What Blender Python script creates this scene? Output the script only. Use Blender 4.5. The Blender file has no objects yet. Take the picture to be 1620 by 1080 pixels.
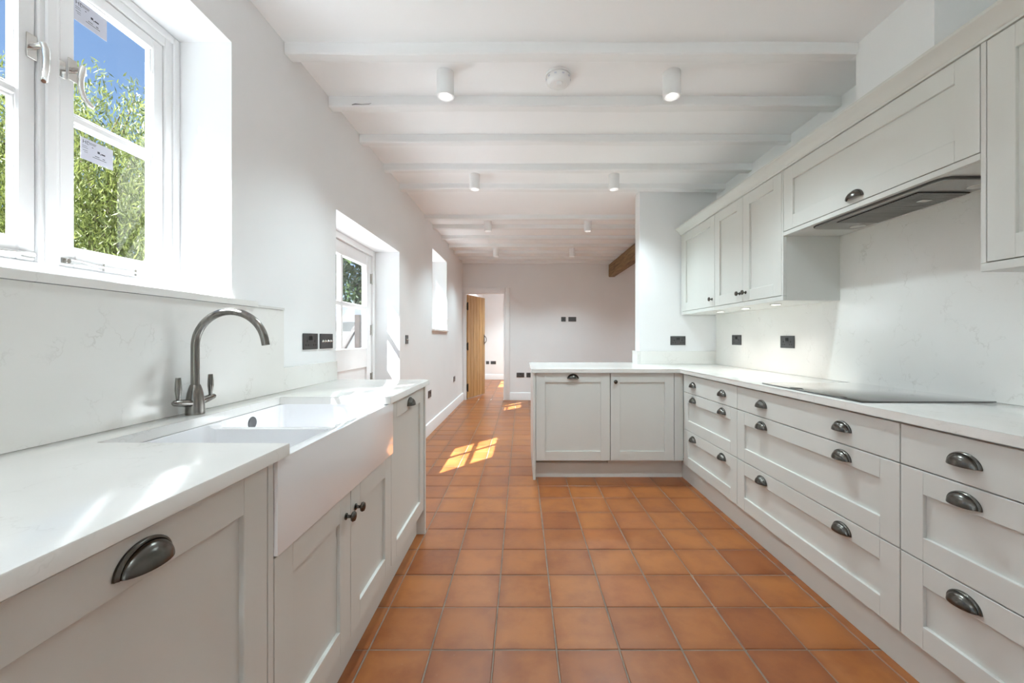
import bpy, bmesh, math, random
import numpy as np
from mathutils import Vector, Matrix
random.seed(7)
PI = math.pi
sc = bpy.context.scene
C = sc.collection

# ------------------------------------------------------------------ camera
H = 1.165
cam_d = bpy.data.cameras.new('camera'); cam = bpy.data.objects.new('camera', cam_d); C.objects.link(cam)
cam.location = (0, 0, H); cam.rotation_euler = (PI / 2, 0, 0)
cam_d.sensor_width = 36; cam_d.sensor_fit = 'HORIZONTAL'; cam_d.lens = 14.0
cam_d.shift_x = -15 / 1620; cam_d.shift_y = -6 / 1620
cam_d.clip_start = 0.02; cam_d.clip_end = 300
sc.camera = cam

# ------------------------------------------------------------------ sky, sun, exposure
SUN = Vector((.63, .72, -1.0))
w = bpy.data.worlds.new('world'); sc.world = w; w.use_nodes = True
nt = w.node_tree
bg = nt.nodes['Background']
sky = nt.nodes.new('ShaderNodeTexSky'); sky.sky_type = 'NISHITA'; sky.sun_disc = False
sky.sun_elevation = math.radians(46); sky.sun_rotation = math.atan2(-SUN.x, -SUN.y)
sky.air_density = 1.0; sky.dust_density = 0.2; sky.ozone_density = 2.5
nt.links.new(sky.outputs[0], bg.inputs[0]); bg.inputs[1].default_value = 0.115
sun_d = bpy.data.lights.new('sun', 'SUN'); sun = bpy.data.objects.new('sun', sun_d); C.objects.link(sun)
sun_d.energy = 20.0; sun_d.angle = math.radians(0.6); sun_d.color = (.92, .97, 1.0)
sun.rotation_euler = SUN.to_track_quat('-Z', 'Y').to_euler(); sun.location = (-8, -8, 12)
LAMP_W = {'window': 30.0, 'hob': 40.0, 'far': 46.0, 'next': 110.0}      # power per lamp row, chosen to balance brightness across the room
LAMP_COL = (.78, .95, 1.0)
vs = sc.view_settings
vs.view_transform = 'Standard'; vs.look = 'None'; vs.gamma = 1; vs.exposure = 0.98; vs.use_curve_mapping = False
sc.cycles.max_bounces = 12; sc.cycles.diffuse_bounces = 8; sc.cycles.glossy_bounces = 4
sc.cycles.transparent_max_bounces = 12
sc.cycles.caustics_reflective = False; sc.cycles.caustics_refractive = False
sc.cycles.sample_clamp_indirect = 6.0

# ------------------------------------------------------------------ dimensions (metres)
ZC = 2.592            # ceiling
LW, SHR = -1.162, .0085   # left wall face at y=0 and how far it drifts inwards per metre
XO = -1.50            # outer face of the left wall
XR = 1.89             # right wall
YB = 7.45             # back wall
WT0, WT1 = .879, .909     # worktop

# ------------------------------------------------------------------ materials
MATS = {}
def nodes(name):
    m = bpy.data.materials.new(name); m.use_nodes = True
    t = m.node_tree
    return m, t, t.nodes['Principled BSDF']
def N(t, typ, **kw):
    n = t.nodes.new(typ)
    for k, v in kw.items():
        if k in n.inputs: n.inputs[k].default_value = v
        else: setattr(n, k, v)
    return n
def ramp(t, src, stops):
    r = t.nodes.new('ShaderNodeValToRGB'); e = r.color_ramp.elements
    while len(e) < len(stops): e.new(.5)
    for el, (p, c) in zip(e, stops):
        el.position = p; el.color = c if len(c) == 4 else (*c, 1)
    t.links.new(src, r.inputs[0]); return r
def plain(name, col, rough=.5, metal=0, var=.03, scale=6, bump=0, bscale=60, stretch=None, spec=.5, coat=0):
    m, t, b = nodes(name)
    tc = N(t, 'ShaderNodeTexCoord'); mp = N(t, 'ShaderNodeMapping')
    if stretch: mp.inputs['Scale'].default_value = stretch
    t.links.new(tc.outputs['Object'], mp.inputs[0])
    n = N(t, 'ShaderNodeTexNoise', Scale=scale, Detail=4.0); t.links.new(mp.outputs[0], n.inputs['Vector'])
    lo = tuple(max(0, c * (1 - var)) for c in col); hi = tuple(min(1, c * (1 + var)) for c in col)
    r = ramp(t, n.outputs['Fac'], [(.3, lo), (.7, hi)])
    t.links.new(r.outputs[0], b.inputs['Base Color'])
    b.inputs['Roughness'].default_value = rough; b.inputs['Metallic'].default_value = metal
    b.inputs['Specular IOR Level'].default_value = spec
    b.inputs['Coat Weight'].default_value = coat
    if bump:
        n2 = N(t, 'ShaderNodeTexNoise', Scale=bscale, Detail=5.0); t.links.new(mp.outputs[0], n2.inputs['Vector'])
        bp = N(t, 'ShaderNodeBump', Strength=bump, Distance=.01); t.links.new(n2.outputs['Fac'], bp.inputs['Height'])
        t.links.new(bp.outputs[0], b.inputs['Normal'])
    MATS[name] = m; return m
plain('plaster', (.835, .835, .84), .75, var=.012, scale=2.5, bump=.05, bscale=9)
plain('ceiling_paint', (.90, .90, .905), .75, var=.01, scale=2, bump=.04, bscale=7)
plain('beam_paint', (.84, .84, .838), .6, var=.02, scale=3, bump=.12, bscale=16, stretch=(.35, 3, 3))
plain('white_gloss', (.88, .88, .885), .32, var=.01)
plain('cabinet_paint', (.66, .662, .632), .42, var=.015, scale=5, bump=.02, bscale=60, stretch=(1, 1, .12))
plain('ceramic', (.87, .87, .885), .08, var=.005, coat=.4)
plain('pewter', (.115, .108, .098), .27, metal=1, var=.15, scale=30)
plain('tap_steel', (.235, .222, .205), .26, metal=1, var=.18, scale=18, stretch=(6, 6, .4))
plain('gunmetal', (.115, .115, .118), .38, metal=.75, var=.06)
plain('black_plastic', (.012, .012, .012), .4, var=.1)
plain('chrome', (.72, .71, .69), .16, metal=1, var=.06)
plain('hob_glass', (.02, .019, .018), .05, var=.1, coat=1.0, spec=1.0)
plain('hood_steel', (.42, .41, .39), .33, metal=.85, var=.05)
plain('hood_dark', (.10, .098, .092), .45, metal=.3, var=.1)
plain('white_plastic', (.84, .84, .84), .4, var=.01)
plain('grout', (.22, .18, .145), .85, var=.25, scale=14, bump=.3, bscale=120)
plain('iron', (.035, .028, .022), .5, metal=.6, var=.2)
plain('lawn', (.06, .11, .03), .9, var=.35, scale=3, bump=.4, bscale=30)
plain('bark', (.12, .085, .06), .9, var=.3, scale=12, bump=.6, bscale=30)
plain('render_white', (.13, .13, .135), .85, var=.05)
plain('slate', (.07, .075, .09), .7, var=.15)
plain('dark_timber', (.022, .014, .011), .75, var=.25, scale=10, bump=.3)
plain('bounce_stone', (.75, .765, .78), .9, var=.15)  # pale tone raised so the added paving throws more sun indoors

def quartz():
    m, t, b = nodes('quartz')
    tc = N(t, 'ShaderNodeTexCoord')
    n0 = N(t, 'ShaderNodeTexNoise', Scale=3.2, Detail=6.0, Roughness=.65); t.links.new(tc.outputs['Object'], n0.inputs['Vector'])
    add = N(t, 'ShaderNodeMix', data_type='VECTOR'); add.inputs[0].default_value = .22
    t.links.new(tc.outputs['Object'], add.inputs[4]); t.links.new(n0.outputs['Color'], add.inputs[5])
    v = N(t, 'ShaderNodeTexVoronoi', feature='DISTANCE_TO_EDGE', Scale=15.0); t.links.new(add.outputs[1], v.inputs['Vector'])
    vein = ramp(t, v.outputs['Distance'], [(0.0, (1, 1, 1)), (.035, (0, 0, 0))])
    n1 = N(t, 'ShaderNodeTexNoise', Scale=9.0, Detail=3.0); t.links.new(tc.outputs['Object'], n1.inputs['Vector'])
    msk = ramp(t, n1.outputs['Fac'], [(.52, (0, 0, 0)), (.68, (1, 1, 1))])
    mul = N(t, 'ShaderNodeMath', operation='MULTIPLY'); t.links.new(vein.outputs[0], mul.inputs[0]); t.links.new(msk.outputs[0], mul.inputs[1])
    mul2 = N(t, 'ShaderNodeMath', operation='MULTIPLY'); t.links.new(mul.outputs[0], mul2.inputs[0]); mul2.inputs[1].default_value = .30
    n2 = N(t, 'ShaderNodeTexNoise', Scale=2.0, Detail=3.0); t.links.new(tc.outputs['Object'], n2.inputs['Vector'])
    base = ramp(t, n2.outputs['Fac'], [(.3, (.775, .762, .73)), (.7, (.835, .825, .80))])
    mx = N(t, 'ShaderNodeMix', data_type='RGBA'); t.links.new(mul2.outputs[0], mx.inputs[0])
    t.links.new(base.outputs[0], mx.inputs[6]); mx.inputs[7].default_value = (.42, .39, .34, 1)
    t.links.new(mx.outputs[2], b.inputs['Base Color'])
    b.inputs['Roughness'].default_value = .13
    MATS['quartz'] = m
quartz()

def terracotta():
    m, t, b = nodes('terracotta')
    g = N(t, 'ShaderNodeNewGeometry')
    mp = N(t, 'ShaderNodeVectorMath', operation='MULTIPLY_ADD')     # one random number for each tile
    mp.inputs[1].default_value = (1 / .2347, 1 / .2347, 0); mp.inputs[2].default_value = (.103 / .2347, -1.489 / .2347, 0)
    t.links.new(g.outputs['Position'], mp.inputs[0])
    fl = N(t, 'ShaderNodeVectorMath', operation='FLOOR'); t.links.new(mp.outputs[0], fl.inputs[0])
    wn = N(t, 'ShaderNodeTexWhiteNoise', noise_dimensions='3D'); t.links.new(fl.outputs[0], wn.inputs['Vector'])
    tone = ramp(t, wn.outputs['Value'], [(0, (.265, .080, .020)), (.3, (.315, .104, .026)), (.75, (.36, .126, .032)), (1, (.335, .108, .030))])
    n = N(t, 'ShaderNodeTexNoise', Scale=6.0, Detail=7.0, Roughness=.6); t.links.new(g.outputs['Position'], n.inputs['Vector'])
    mot = ramp(t, n.outputs['Fac'], [(.34, (.74, .64, .60)), (.54, (1, 1, 1)), (.68, (1.08, 1.08, 1.04))])
    mx = N(t, 'ShaderNodeMix', data_type='RGBA', blend_type='MULTIPLY'); mx.inputs[0].default_value = .85
    t.links.new(tone.outputs[0], mx.inputs[6]); t.links.new(mot.outputs[0], mx.inputs[7])
    n3 = N(t, 'ShaderNodeTexNoise', Scale=46.0, Detail=4.0); t.links.new(g.outputs['Position'], n3.inputs['Vector'])
    sp = ramp(t, n3.outputs['Fac'], [(.70, (0, 0, 0)), (.78, (1, 1, 1))])
    mf = N(t, 'ShaderNodeMath', operation='MULTIPLY'); t.links.new(sp.outputs[0], mf.inputs[0]); mf.inputs[1].default_value = .15
    mx2 = N(t, 'ShaderNodeMix', data_type='RGBA'); t.links.new(mf.outputs[0], mx2.inputs[0])
    t.links.new(mx.outputs[2], mx2.inputs[6]); mx2.inputs[7].default_value = (.55, .36, .24, 1)
    # darker, redder margins of each tile
    fr = N(t, 'ShaderNodeVectorMath', operation='FRACTION'); t.links.new(mp.outputs[0], fr.inputs[0])
    sb = N(t, 'ShaderNodeVectorMath', operation='SUBTRACT'); t.links.new(fr.outputs[0], sb.inputs[0]); sb.inputs[1].default_value = (.5, .5, 0)
    ab = N(t, 'ShaderNodeVectorMath', operation='ABSOLUTE'); t.links.new(sb.outputs[0], ab.inputs[0])
    sx = N(t, 'ShaderNodeSeparateXYZ'); t.links.new(ab.outputs[0], sx.inputs[0])
    mm = N(t, 'ShaderNodeMath', operation='MAXIMUM'); t.links.new(sx.outputs[0], mm.inputs[0]); t.links.new(sx.outputs[1], mm.inputs[1])
    n5 = N(t, 'ShaderNodeTexNoise', Scale=6.0, Detail=2.0); t.links.new(g.outputs['Position'], n5.inputs['Vector'])
    ma = N(t, 'ShaderNodeMath', operation='MULTIPLY_ADD'); t.links.new(n5.outputs['Fac'], ma.inputs[0]); ma.inputs[1].default_value = .08; t.links.new(mm.outputs[0], ma.inputs[2])
    ed = ramp(t, ma.outputs[0], [(.36, (1, 1, 1)), (.64, (.60, .50, .44))])
    mx3 = N(t, 'ShaderNodeMix', data_type='RGBA', blend_type='MULTIPLY'); mx3.inputs[0].default_value = .75
    t.links.new(mx2.outputs[2], mx3.inputs[6]); t.links.new(ed.outputs[0], mx3.inputs[7])
    t.links.new(mx3.outputs[2], b.inputs['Base Color'])
    rr = ramp(t, n.outputs['Fac'], [(.3, (.30,) * 3), (.75, (.40,) * 3)]); t.links.new(rr.outputs[0], b.inputs['Roughness'])
    n4 = N(t, 'ShaderNodeTexNoise', Scale=11.0, Detail=5.0); t.links.new(g.outputs['Position'], n4.inputs['Vector'])
    bp = N(t, 'ShaderNodeBump', Strength=.12, Distance=.01); t.links.new(n4.outputs['Fac'], bp.inputs['Height'])
    t.links.new(bp.outputs[0], b.inputs['Normal'])
    MATS['terracotta'] = m
terracotta()

def wood(name, c0, c1, rough, axis):
    m, t, b = nodes(name)
    tc = N(t, 'ShaderNodeTexCoord'); mp = N(t, 'ShaderNodeMapping')
    s = [9, 9, 9]; s[axis] = .8; mp.inputs['Scale'].default_value = s
    oi = N(t, 'ShaderNodeObjectInfo')
    ad = N(t, 'ShaderNodeVectorMath', operation='ADD'); t.links.new(tc.outputs['Object'], ad.inputs[0]); t.links.new(oi.outputs['Random'], ad.inputs[1])
    t.links.new(ad.outputs[0], mp.inputs[0])
    n = N(t, 'ShaderNodeTexNoise', Scale=3.0, Detail=8.0, Distortion=.8); t.links.new(mp.outputs[0], n.inputs['Vector'])
    r = ramp(t, n.outputs['Fac'], [(.3, c0), (.7, c1)])
    hs = N(t, 'ShaderNodeHueSaturation'); mm = N(t, 'ShaderNodeMapRange'); mm.inputs[3].default_value = .82; mm.inputs[4].default_value = 1.12
    t.links.new(oi.outputs['Random'], mm.inputs[0]); t.links.new(mm.outputs[0], hs.inputs['Value']); t.links.new(r.outputs[0], hs.inputs['Color'])
    t.links.new(hs.outputs[0], b.inputs['Base Color']); b.inputs['Roughness'].default_value = rough
    bp = N(t, 'ShaderNodeBump', Strength=.25, Distance=.006); t.links.new(n.outputs['Fac'], bp.inputs['Height']); t.links.new(bp.outputs[0], b.inputs['Normal'])
    MATS[name] = m
wood('oak', (.36, .175, .055), (.56, .32, .12), .5, 2)
wood('old_oak', (.15, .085, .037), (.33, .20, .09), .7, 1)

def glass():
    m = bpy.data.materials.new('window_glass'); m.use_nodes = True; t = m.node_tree; t.nodes.clear()
    o = N(t, 'ShaderNodeOutputMaterial'); tr = N(t, 'ShaderNodeBsdfTransparent'); tr.inputs[0].default_value = (.96, .975, .97, 1)
    gl = N(t, 'ShaderNodeBsdfGlossy'); gl.inputs['Roughness'].default_value = .01
    lw = N(t, 'ShaderNodeLayerWeight', Blend=.5); mx = N(t, 'ShaderNodeMixShader')
    pw = N(t, 'ShaderNodeMath', operation='POWER'); t.links.new(lw.outputs['Facing'], pw.inputs[0]); pw.inputs[1].default_value = 3.0
    hf = N(t, 'ShaderNodeMath', operation='MULTIPLY_ADD'); t.links.new(pw.outputs[0], hf.inputs[0]); hf.inputs[1].default_value = .5; hf.inputs[2].default_value = .025
    t.links.new(hf.outputs[0], mx.inputs[0]); t.links.new(tr.outputs[0], mx.inputs[1]); t.links.new(gl.outputs[0], mx.inputs[2])
    t.links.new(mx.outputs[0], o.inputs[0]); MATS['window_glass'] = m
glass()
def emit(name, col, s):
    m, t, b = nodes(name); b.inputs['Base Color'].default_value = (.8, .8, .8, 1)
    b.inputs['Emission Color'].default_value = (*col, 1); b.inputs['Emission Strength'].default_value = s; MATS[name] = m
emit('lamp_lens', (1, .98, .95), 2.5)
emit('cabinet_lens', (1, .97, .92), 4.0)
def leaf(name, c0, c1):
    m, t, b = nodes(name)
    g = N(t, 'ShaderNodeNewGeometry'); n = N(t, 'ShaderNodeTexWhiteNoise', noise_dimensions='1D')
    t.links.new(g.outputs['Random Per Island'], n.inputs['W'])
    r = ramp(t, n.outputs['Value'], [(0, c0), (1, c1)]); t.links.new(r.outputs[0], b.inputs['Base Color'])
    b.inputs['Roughness'].default_value = .5
    ts = N(t, 'ShaderNodeBsdfTranslucent'); t.links.new(r.outputs[0], ts.inputs[0])
    mx = N(t, 'ShaderNodeMixShader'); mx.inputs[0].default_value = .45
    o = t.nodes['Material Output']; t.links.new(b.outputs[0], mx.inputs[1]); t.links.new(ts.outputs[0], mx.inputs[2]); t.links.new(mx.outputs[0], o.inputs[0])
    MATS[name] = m
leaf('willow_leaf', (.075, .10, .016), (.23, .25, .07))
leaf('tree_leaf', (.035, .08, .014), (.12, .17, .045))
plain('label_print', (.05, .05, .07), .6)
plain('label_paper', (.62, .63, .72), .6, var=.01)
plain('quartz_edge', (.66, .65, .63), .3, var=.03)

# ------------------------------------------------------------------ helpers
def box(bm, x0, x1, y0, y1, z0, z1, bev=0, seg=1):
    vs_ = bmesh.ops.create_cube(bm, size=1)['verts']
    for v in vs_:
        v.co = Vector(((x0 + x1) / 2 + v.co.x * (x1 - x0), (y0 + y1) / 2 + v.co.y * (y1 - y0), (z0 + z1) / 2 + v.co.z * (z1 - z0)))
    if bev:
        es = list({e for v in vs_ for e in v.link_edges})
        bmesh.ops.bevel(bm, geom=es, offset=bev, segments=seg, affect='EDGES', profile=.5, clamp_overlap=True)
def prism(bm, pts, z0, z1, bev=0, seg=2):
    """polygon in plan, extruded up"""
    a = [bm.verts.new((x, y, z0)) for x, y in pts]; b = [bm.verts.new((x, y, z1)) for x, y in pts]
    fs = [bm.faces.new(a[::-1]), bm.faces.new(b)]
    n = len(pts)
    for i in range(n): fs.append(bm.faces.new((a[i], a[(i + 1) % n], b[(i + 1) % n], b[i])))
    if bev:
        es = list({e for e in bm.edges if all(v in b for v in e.verts)})
        bmesh.ops.bevel(bm, geom=es, offset=bev, segments=seg, affect='EDGES', profile=.5)
def extrude_profile(bm, prof, axis, t0, t1):
    """closed profile [(p,z)] swept along axis 'y' (p=x) or 'x' (p=y)"""
    f = (lambda p, z, t: (p, t, z)) if axis == 'y' else (lambda p, z, t: (t, p, z))
    a = [bm.verts.new(f(p, z, t0)) for p, z in prof]; b = [bm.verts.new(f(p, z, t1)) for p, z in prof]
    n = len(prof); bm.faces.new(a); bm.faces.new(b[::-1])
    for i in range(n): bm.faces.new((a[i], b[i], b[(i + 1) % n], a[(i + 1) % n]))
def lathe(bm, prof, M=Matrix(), seg=24):
    """prof [(r,h)] around local Z, placed by matrix M"""
    rings = []
    for r, h in prof:
        if r < 1e-6: rings.append([bm.verts.new(M @ Vector((0, 0, h)))])
        else: rings.append([bm.verts.new(M @ Vector((r * math.cos(2 * PI * k / seg), r * math.sin(2 * PI * k / seg), h))) for k in range(seg)])
    for a, b in zip(rings, rings[1:]):
        for k in range(seg):
            k2 = (k + 1) % seg
            if len(a) == 1 and len(b) == 1: continue
            if len(a) == 1: bm.faces.new((a[0], b[k], b[k2]))
            elif len(b) == 1: bm.faces.new((a[k], a[k2], b[0]))
            else: bm.faces.new((a[k], a[k2], b[k2], b[k]))
def tube(bm, pts, rad, seg=14, cap=True):
    pts = [Vector(p) for p in pts]; n = len(pts)
    rad = rad if isinstance(rad, (list, tuple)) else [rad] * n
    tang = [(pts[min(i + 1, n - 1)] - pts[max(i - 1, 0)]).normalized() for i in range(n)]
    u = tang[0].orthogonal().normalized(); rings = []
    for i in range(n):
        u = (u - tang[i] * u.dot(tang[i])).normalized(); v = tang[i].cross(u)
        rings.append([bm.verts.new(pts[i] + (u * math.cos(2 * PI * k / seg) + v * math.sin(2 * PI * k / seg)) * rad[i]) for k in range(seg)])
    for a, b in zip(rings, rings[1:]):
        for k in range(seg): bm.faces.new((a[k], a[(k + 1) % seg], b[(k + 1) % seg], b[k]))
    if cap: bm.faces.new(rings[0][::-1]); bm.faces.new(rings[-1])
def finish(bm, name, smooth=True, shear=False):
    bmesh.ops.recalc_face_normals(bm, faces=bm.faces)
    me = bpy.data.meshes.new(name)
    if shear:
        for v in bm.verts: v.co.x += SHR * v.co.y
    bm.to_mesh(me); bm.free()
    if smooth:
        for p in me.polygons: p.use_smooth = True
        me.set_sharp_from_angle(angle=math.radians(35))
    return me
def link(name, me, mat=None, parent=None, loc=None, rot=None):
    o = bpy.data.objects.new(name, me)
    if mat and me and not me.materials: me.materials.append(MATS[mat])
    C.objects.link(o)
    if parent: o.parent = parent
    if loc: o.location = loc
    if rot: o.rotation_euler = rot
    return o
def mk(name, bm, mat, parent=None, shear=False, smooth=True, loc=None, rot=None):
    return link(name, finish(bm, name, smooth, shear), mat, parent, loc, rot)
def B(): return bmesh.new()
def one_box(name, mat, parent, *d, bev=0, seg=1, shear=False):
    bm = B(); box(bm, *d, bev=bev, seg=seg); return mk(name, bm, mat, parent, shear)
def tag(o, label, cat=None, group=None, kind=None):
    o['label'] = label
    if cat: o['category'] = cat
    if group: o['group'] = group
    if kind: o['kind'] = kind
    return o
def empty(name, loc=(0, 0, 0), rz=0):
    o = bpy.data.objects.new(name, None); C.objects.link(o); o.location = loc; o.rotation_euler = (0, 0, rz)
    o.empty_display_size = .1; return o

# ------------------------------------------------------------------ room shell
def wall_holes(name, axis, ain, aout, u0, u1, z0, z1, holes, mat, label, shear=False):
    bm = B()
    P = (lambda a, u, z: (a, u, z)) if axis == 'x' else (lambda a, u, z: (u, a, z))
    us = sorted({u0, u1, *[h[0] for h in holes], *[h[1] for h in holes]})
    zs = sorted({z0, z1, *[h[2] for h in holes], *[h[3] for h in holes]})
    q = lambda *p: bm.faces.new([bm.verts.new(P(*c)) for c in p])
    for ua, ub in zip(us, us[1:]):
        for za, zb in zip(zs, zs[1:]):
            cu, cz = (ua + ub) / 2, (za + zb) / 2
            if any(h[0] < cu < h[1] and h[2] < cz < h[3] for h in holes): continue
            for a in (ain, aout): q((a, ua, za), (a, ub, za), (a, ub, zb), (a, ua, zb))
    for h in holes + [(u0, u1, z0, z1)]:
        ha, hb, hc, hd = h
        q((ain, ha, hc), (aout, ha, hc), (aout, ha, hd), (ain, ha, hd)); q((ain, hb, hc), (aout, hb, hc), (aout, hb, hd), (ain, hb, hd))
        q((ain, ha, hd), (aout, ha, hd), (aout, hb, hd), (ain, hb, hd)); q((ain, ha, hc), (aout, ha, hc), (aout, hb, hc), (ain, hb, hc))
    bmesh.ops.remove_doubles(bm, verts=bm.verts, dist=1e-5)
    o = mk(name, bm, mat, None, shear, smooth=False)
    return tag(o, label, 'wall', kind='structure')
WIN = (.69, 1.578, 1.319, 2.335)
DOOR = (2.45, 3.69, 0.0, 1.957)
ADDED_WIN = (-2.56, -.95, .93, 2.45)  # unseen opening added to let more daylight in
WIN2 = (5.0, 5.93, 1.275, 2.29)
WIN3 = (8.3, 10.0, .85, 2.2)
wall_holes('wall_left', 'x', LW, XO, -2.7, 11.2, -.1, 2.7, [WIN, ADDED_WIN, DOOR, WIN2, WIN3], 'plaster', 'white plastered wall with the deep window and garden door openings', shear=True)
wall_holes('wall_right', 'x', XR, XR + .2, -2.7, 3.86, -.1, 2.7, [], 'plaster', 'white wall behind the hob and wall cupboards')
DR2 = (-1.078, -.296, 0.0, 2.016)
wall_holes('wall_back', 'y', YB, YB + .12, -1.099, 4.2, -.1, 2.7, [DR2], 'plaster', 'pale wall at the end of the room with the oak door')
wall_holes('wall_nib', 'y', 3.86, 4.01, 1.146, 4.2, -.1, 2.7, [], 'plaster', 'short white wall return behind the corner of the worktop')
FR = (-1.12, -.1, 0.0, 2.15)  # opening added behind the camera for bounced light
wall_holes('wall_front', 'y', -2.6, -2.85, -1.6, 2.2, -.1, 2.7, [FR], 'plaster', 'white wall at the kitchen end of the room with the opening for the added doors')
wall_holes('wall_side', 'x', 4.0, 4.2, 4.01, 7.45, -.1, 2.7, [], 'plaster', 'white wall far round the corner past the wall return')
wall_holes('wall_far', 'y', 11.1, 11.25, -1.3, 1.3, -.1, 2.7, [], 'plaster', 'white wall of the next room seen through the oak doorway')
wall_holes('wall_passage', 'x', .9, 1.0, 7.57, 11.1, -.1, 2.7, [], 'plaster', 'white side wall of the next room beyond the doorway')
bm = B(); box(bm, 1.63, XR + .02, 1.572, 1.94, 2.153, ZC + .02)
tag(mk('wall_boxing', bm, 'plaster', smooth=False), 'white boxed-in duct rising from the extractor cupboard to the ceiling', 'boxing', kind='structure')

ceil = one_box('ceiling', 'ceiling_paint', None, -1.6, 4.3, -2.9, 11.3, ZC, ZC + .15)
tag(ceil, 'white painted ceiling crossed by exposed joists', 'ceiling', kind='structure')
for i, (by, wd, dp) in enumerate([(1.923, .068, .055), (2.351, .07, .058), (2.791, .06, .055), (3.264, .06, .055), (3.689, .085, .05), (4.62, .07, .052),
                     (5.02, .07, .052), (5.55, .07, .05), (6.05, .07, .05), (6.52, .07, .05), (6.99, .07, .052), (7.37, .07, .052)]):
    bm = B(); x1 = XR - .001 if by < 4 else 3.99
    if i == 0: x1 = 1.629
    xl = LW + SHR * by + .001
    ns = 40; rng = random.Random(i); prev = None
    ph = rng.random() * 6
    for k in range(ns + 1):                                       # slightly waney hand-sawn edges
        x = xl + (x1 - xl) * k / ns
        a = .003 * math.sin(x * 5 + ph) + rng.uniform(-.0015, .0015); c = .003 * math.sin(x * 4 + 2 + ph) + rng.uniform(-.0015, .0015)
        e = .006
        pr = [(by + a, ZC), (by + a, ZC - dp + e + c), (by + a + e, ZC - dp + c), (by + wd - e - a, ZC - dp + c), (by + wd - a, ZC - dp + e + c), (by + wd - a, ZC)]
        cur = [bm.verts.new((x, p, z)) for p, z in pr]
        if prev:
            for j in range(5): bm.faces.new((prev[j], prev[j + 1], cur[j + 1], cur[j]))
        else: bm.faces.new(cur)
        prev = cur
    bm.faces.new(prev[::-1])
    mk('beam', bm, 'beam_paint', ceil)
bm = B(); tube(bm, [(-1.0, 2.3485, 2.538), (-.98, 2.3485, 2.543), (-.94, 2.3485, 2.540), (-.90, 2.3485, 2.5425), (-.886, 2.3485, 2.547)], [.0014, .002, .001, .0012, .0006], 5); mk('crack', bm, 'iron', ceil)
bm = B(); extrude_profile(bm, [(1.642, ZC - .058), (1.632, ZC - .068), (1.63, 2.312), (1.642, 2.300), (1.735, 2.300), (1.745, 2.312), (1.745, ZC - .068), (1.735, ZC - .058)], 'y', 4.015, YB - .002)
tag(mk('oak_beam', bm, 'old_oak'), 'dark brown oak beam running along the ceiling behind the wall return', 'beam', kind='structure')

# floor and tiles
floor = one_box('floor', 'grout', None, -1.6, 4.3, -2.9, 11.3, -.12, -.003)
tag(floor, 'terracotta quarry tile floor with grey grout', 'floor', kind='structure')
TS = .2347; GX, GY = -.103, 1.489
tile_me = []
for k in range(5):
    bm = B(); hw = TS / 2 - .0027
    box(bm, -hw + random.uniform(-.0008, .0008), hw + random.uniform(-.0008, .0008), -hw + random.uniform(-.0008, .0008), hw + random.uniform(-.0008, .0008), -.012, 0, bev=.0022, seg=1)
    me = finish(bm, 'tile'); me.materials.append(MATS['terracotta']); tile_me.append(me)
def near_tile(x, y):
    if y < 1.28 or y > 7.4: return False
    if y < 3.34: return -.75 < x < 1.45 or (y > 2.3 and -1.16 < x < 1.45)
    return -1.16 < x < .2
field = []
nx0, nx1 = int((-1.3 - GX) / TS) - 1, int((4.2 - GX) / TS) + 1
for i in range(nx0, nx1):
    for j in range(int((-2.6 - GY) / TS) - 1, int((11.1 - GY) / TS) + 1):
        cx, cy = GX + (i + .5) * TS, GY + (j + .5) * TS
        if cx > 2.0 and (cy < 3.9 or cy > 7.5): continue
        dz = random.uniform(-.0009, .0006); rt = (random.uniform(-.0022, .0022), random.uniform(-.0022, .0022), random.uniform(-.004, .004))
        if near_tile(cx, cy): link('tile', random.choice(tile_me), None, floor, (cx, cy, dz), rt)
        else: field.append((cx, cy, dz, rt))
V, F = [], []
for cx, cy, dz, rt in field:
    me = tile_me[0]; M = Matrix.Translation((cx, cy, dz)) @ Matrix.Rotation(rt[0], 4, 'X') @ Matrix.Rotation(rt[1], 4, 'Y')
    o0 = len(V); V += [tuple(M @ v.co) for v in me.vertices]; F += [tuple(o0 + i for i in p.vertices) for p in me.polygons]
me = bpy.data.meshes.new('tile_field'); me.from_pydata(V, [], F)
tf = link('tile_field', me, 'terracotta', floor); tf['kind'] = 'stuff'

# baseboards
def skirting(name, axis, face, t0, t1, out, label, shear=False, mat='white_gloss'):
    bm = B(); o = out
    extrude_profile(bm, [(face, 0), (face + o * .018, 0), (face + o * .018, .125), (face + o * .014, .138), (face + o * .006, .143), (face, .143)], axis, t0, t1)
    tag(mk(name, bm, mat, None, shear), label, 'skirting', kind='structure')
skirting('baseboard_left', 'y', LW, 3.69, YB - .02, 1, 'white skirting along the window wall past the garden door', True)
skirting('baseboard_back', 'x', YB, -.218, 3.99, -1, 'white skirting between the doorway and the peninsula')
skirting('baseboard_far', 'x', 11.1, -1.05, .89, -1, 'white skirting of the next room beyond the doorway')
skirting('baseboard_side', 'y', 4.0, 4.02, 7.4, -1, 'white skirting round the corner past the wall return')

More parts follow.
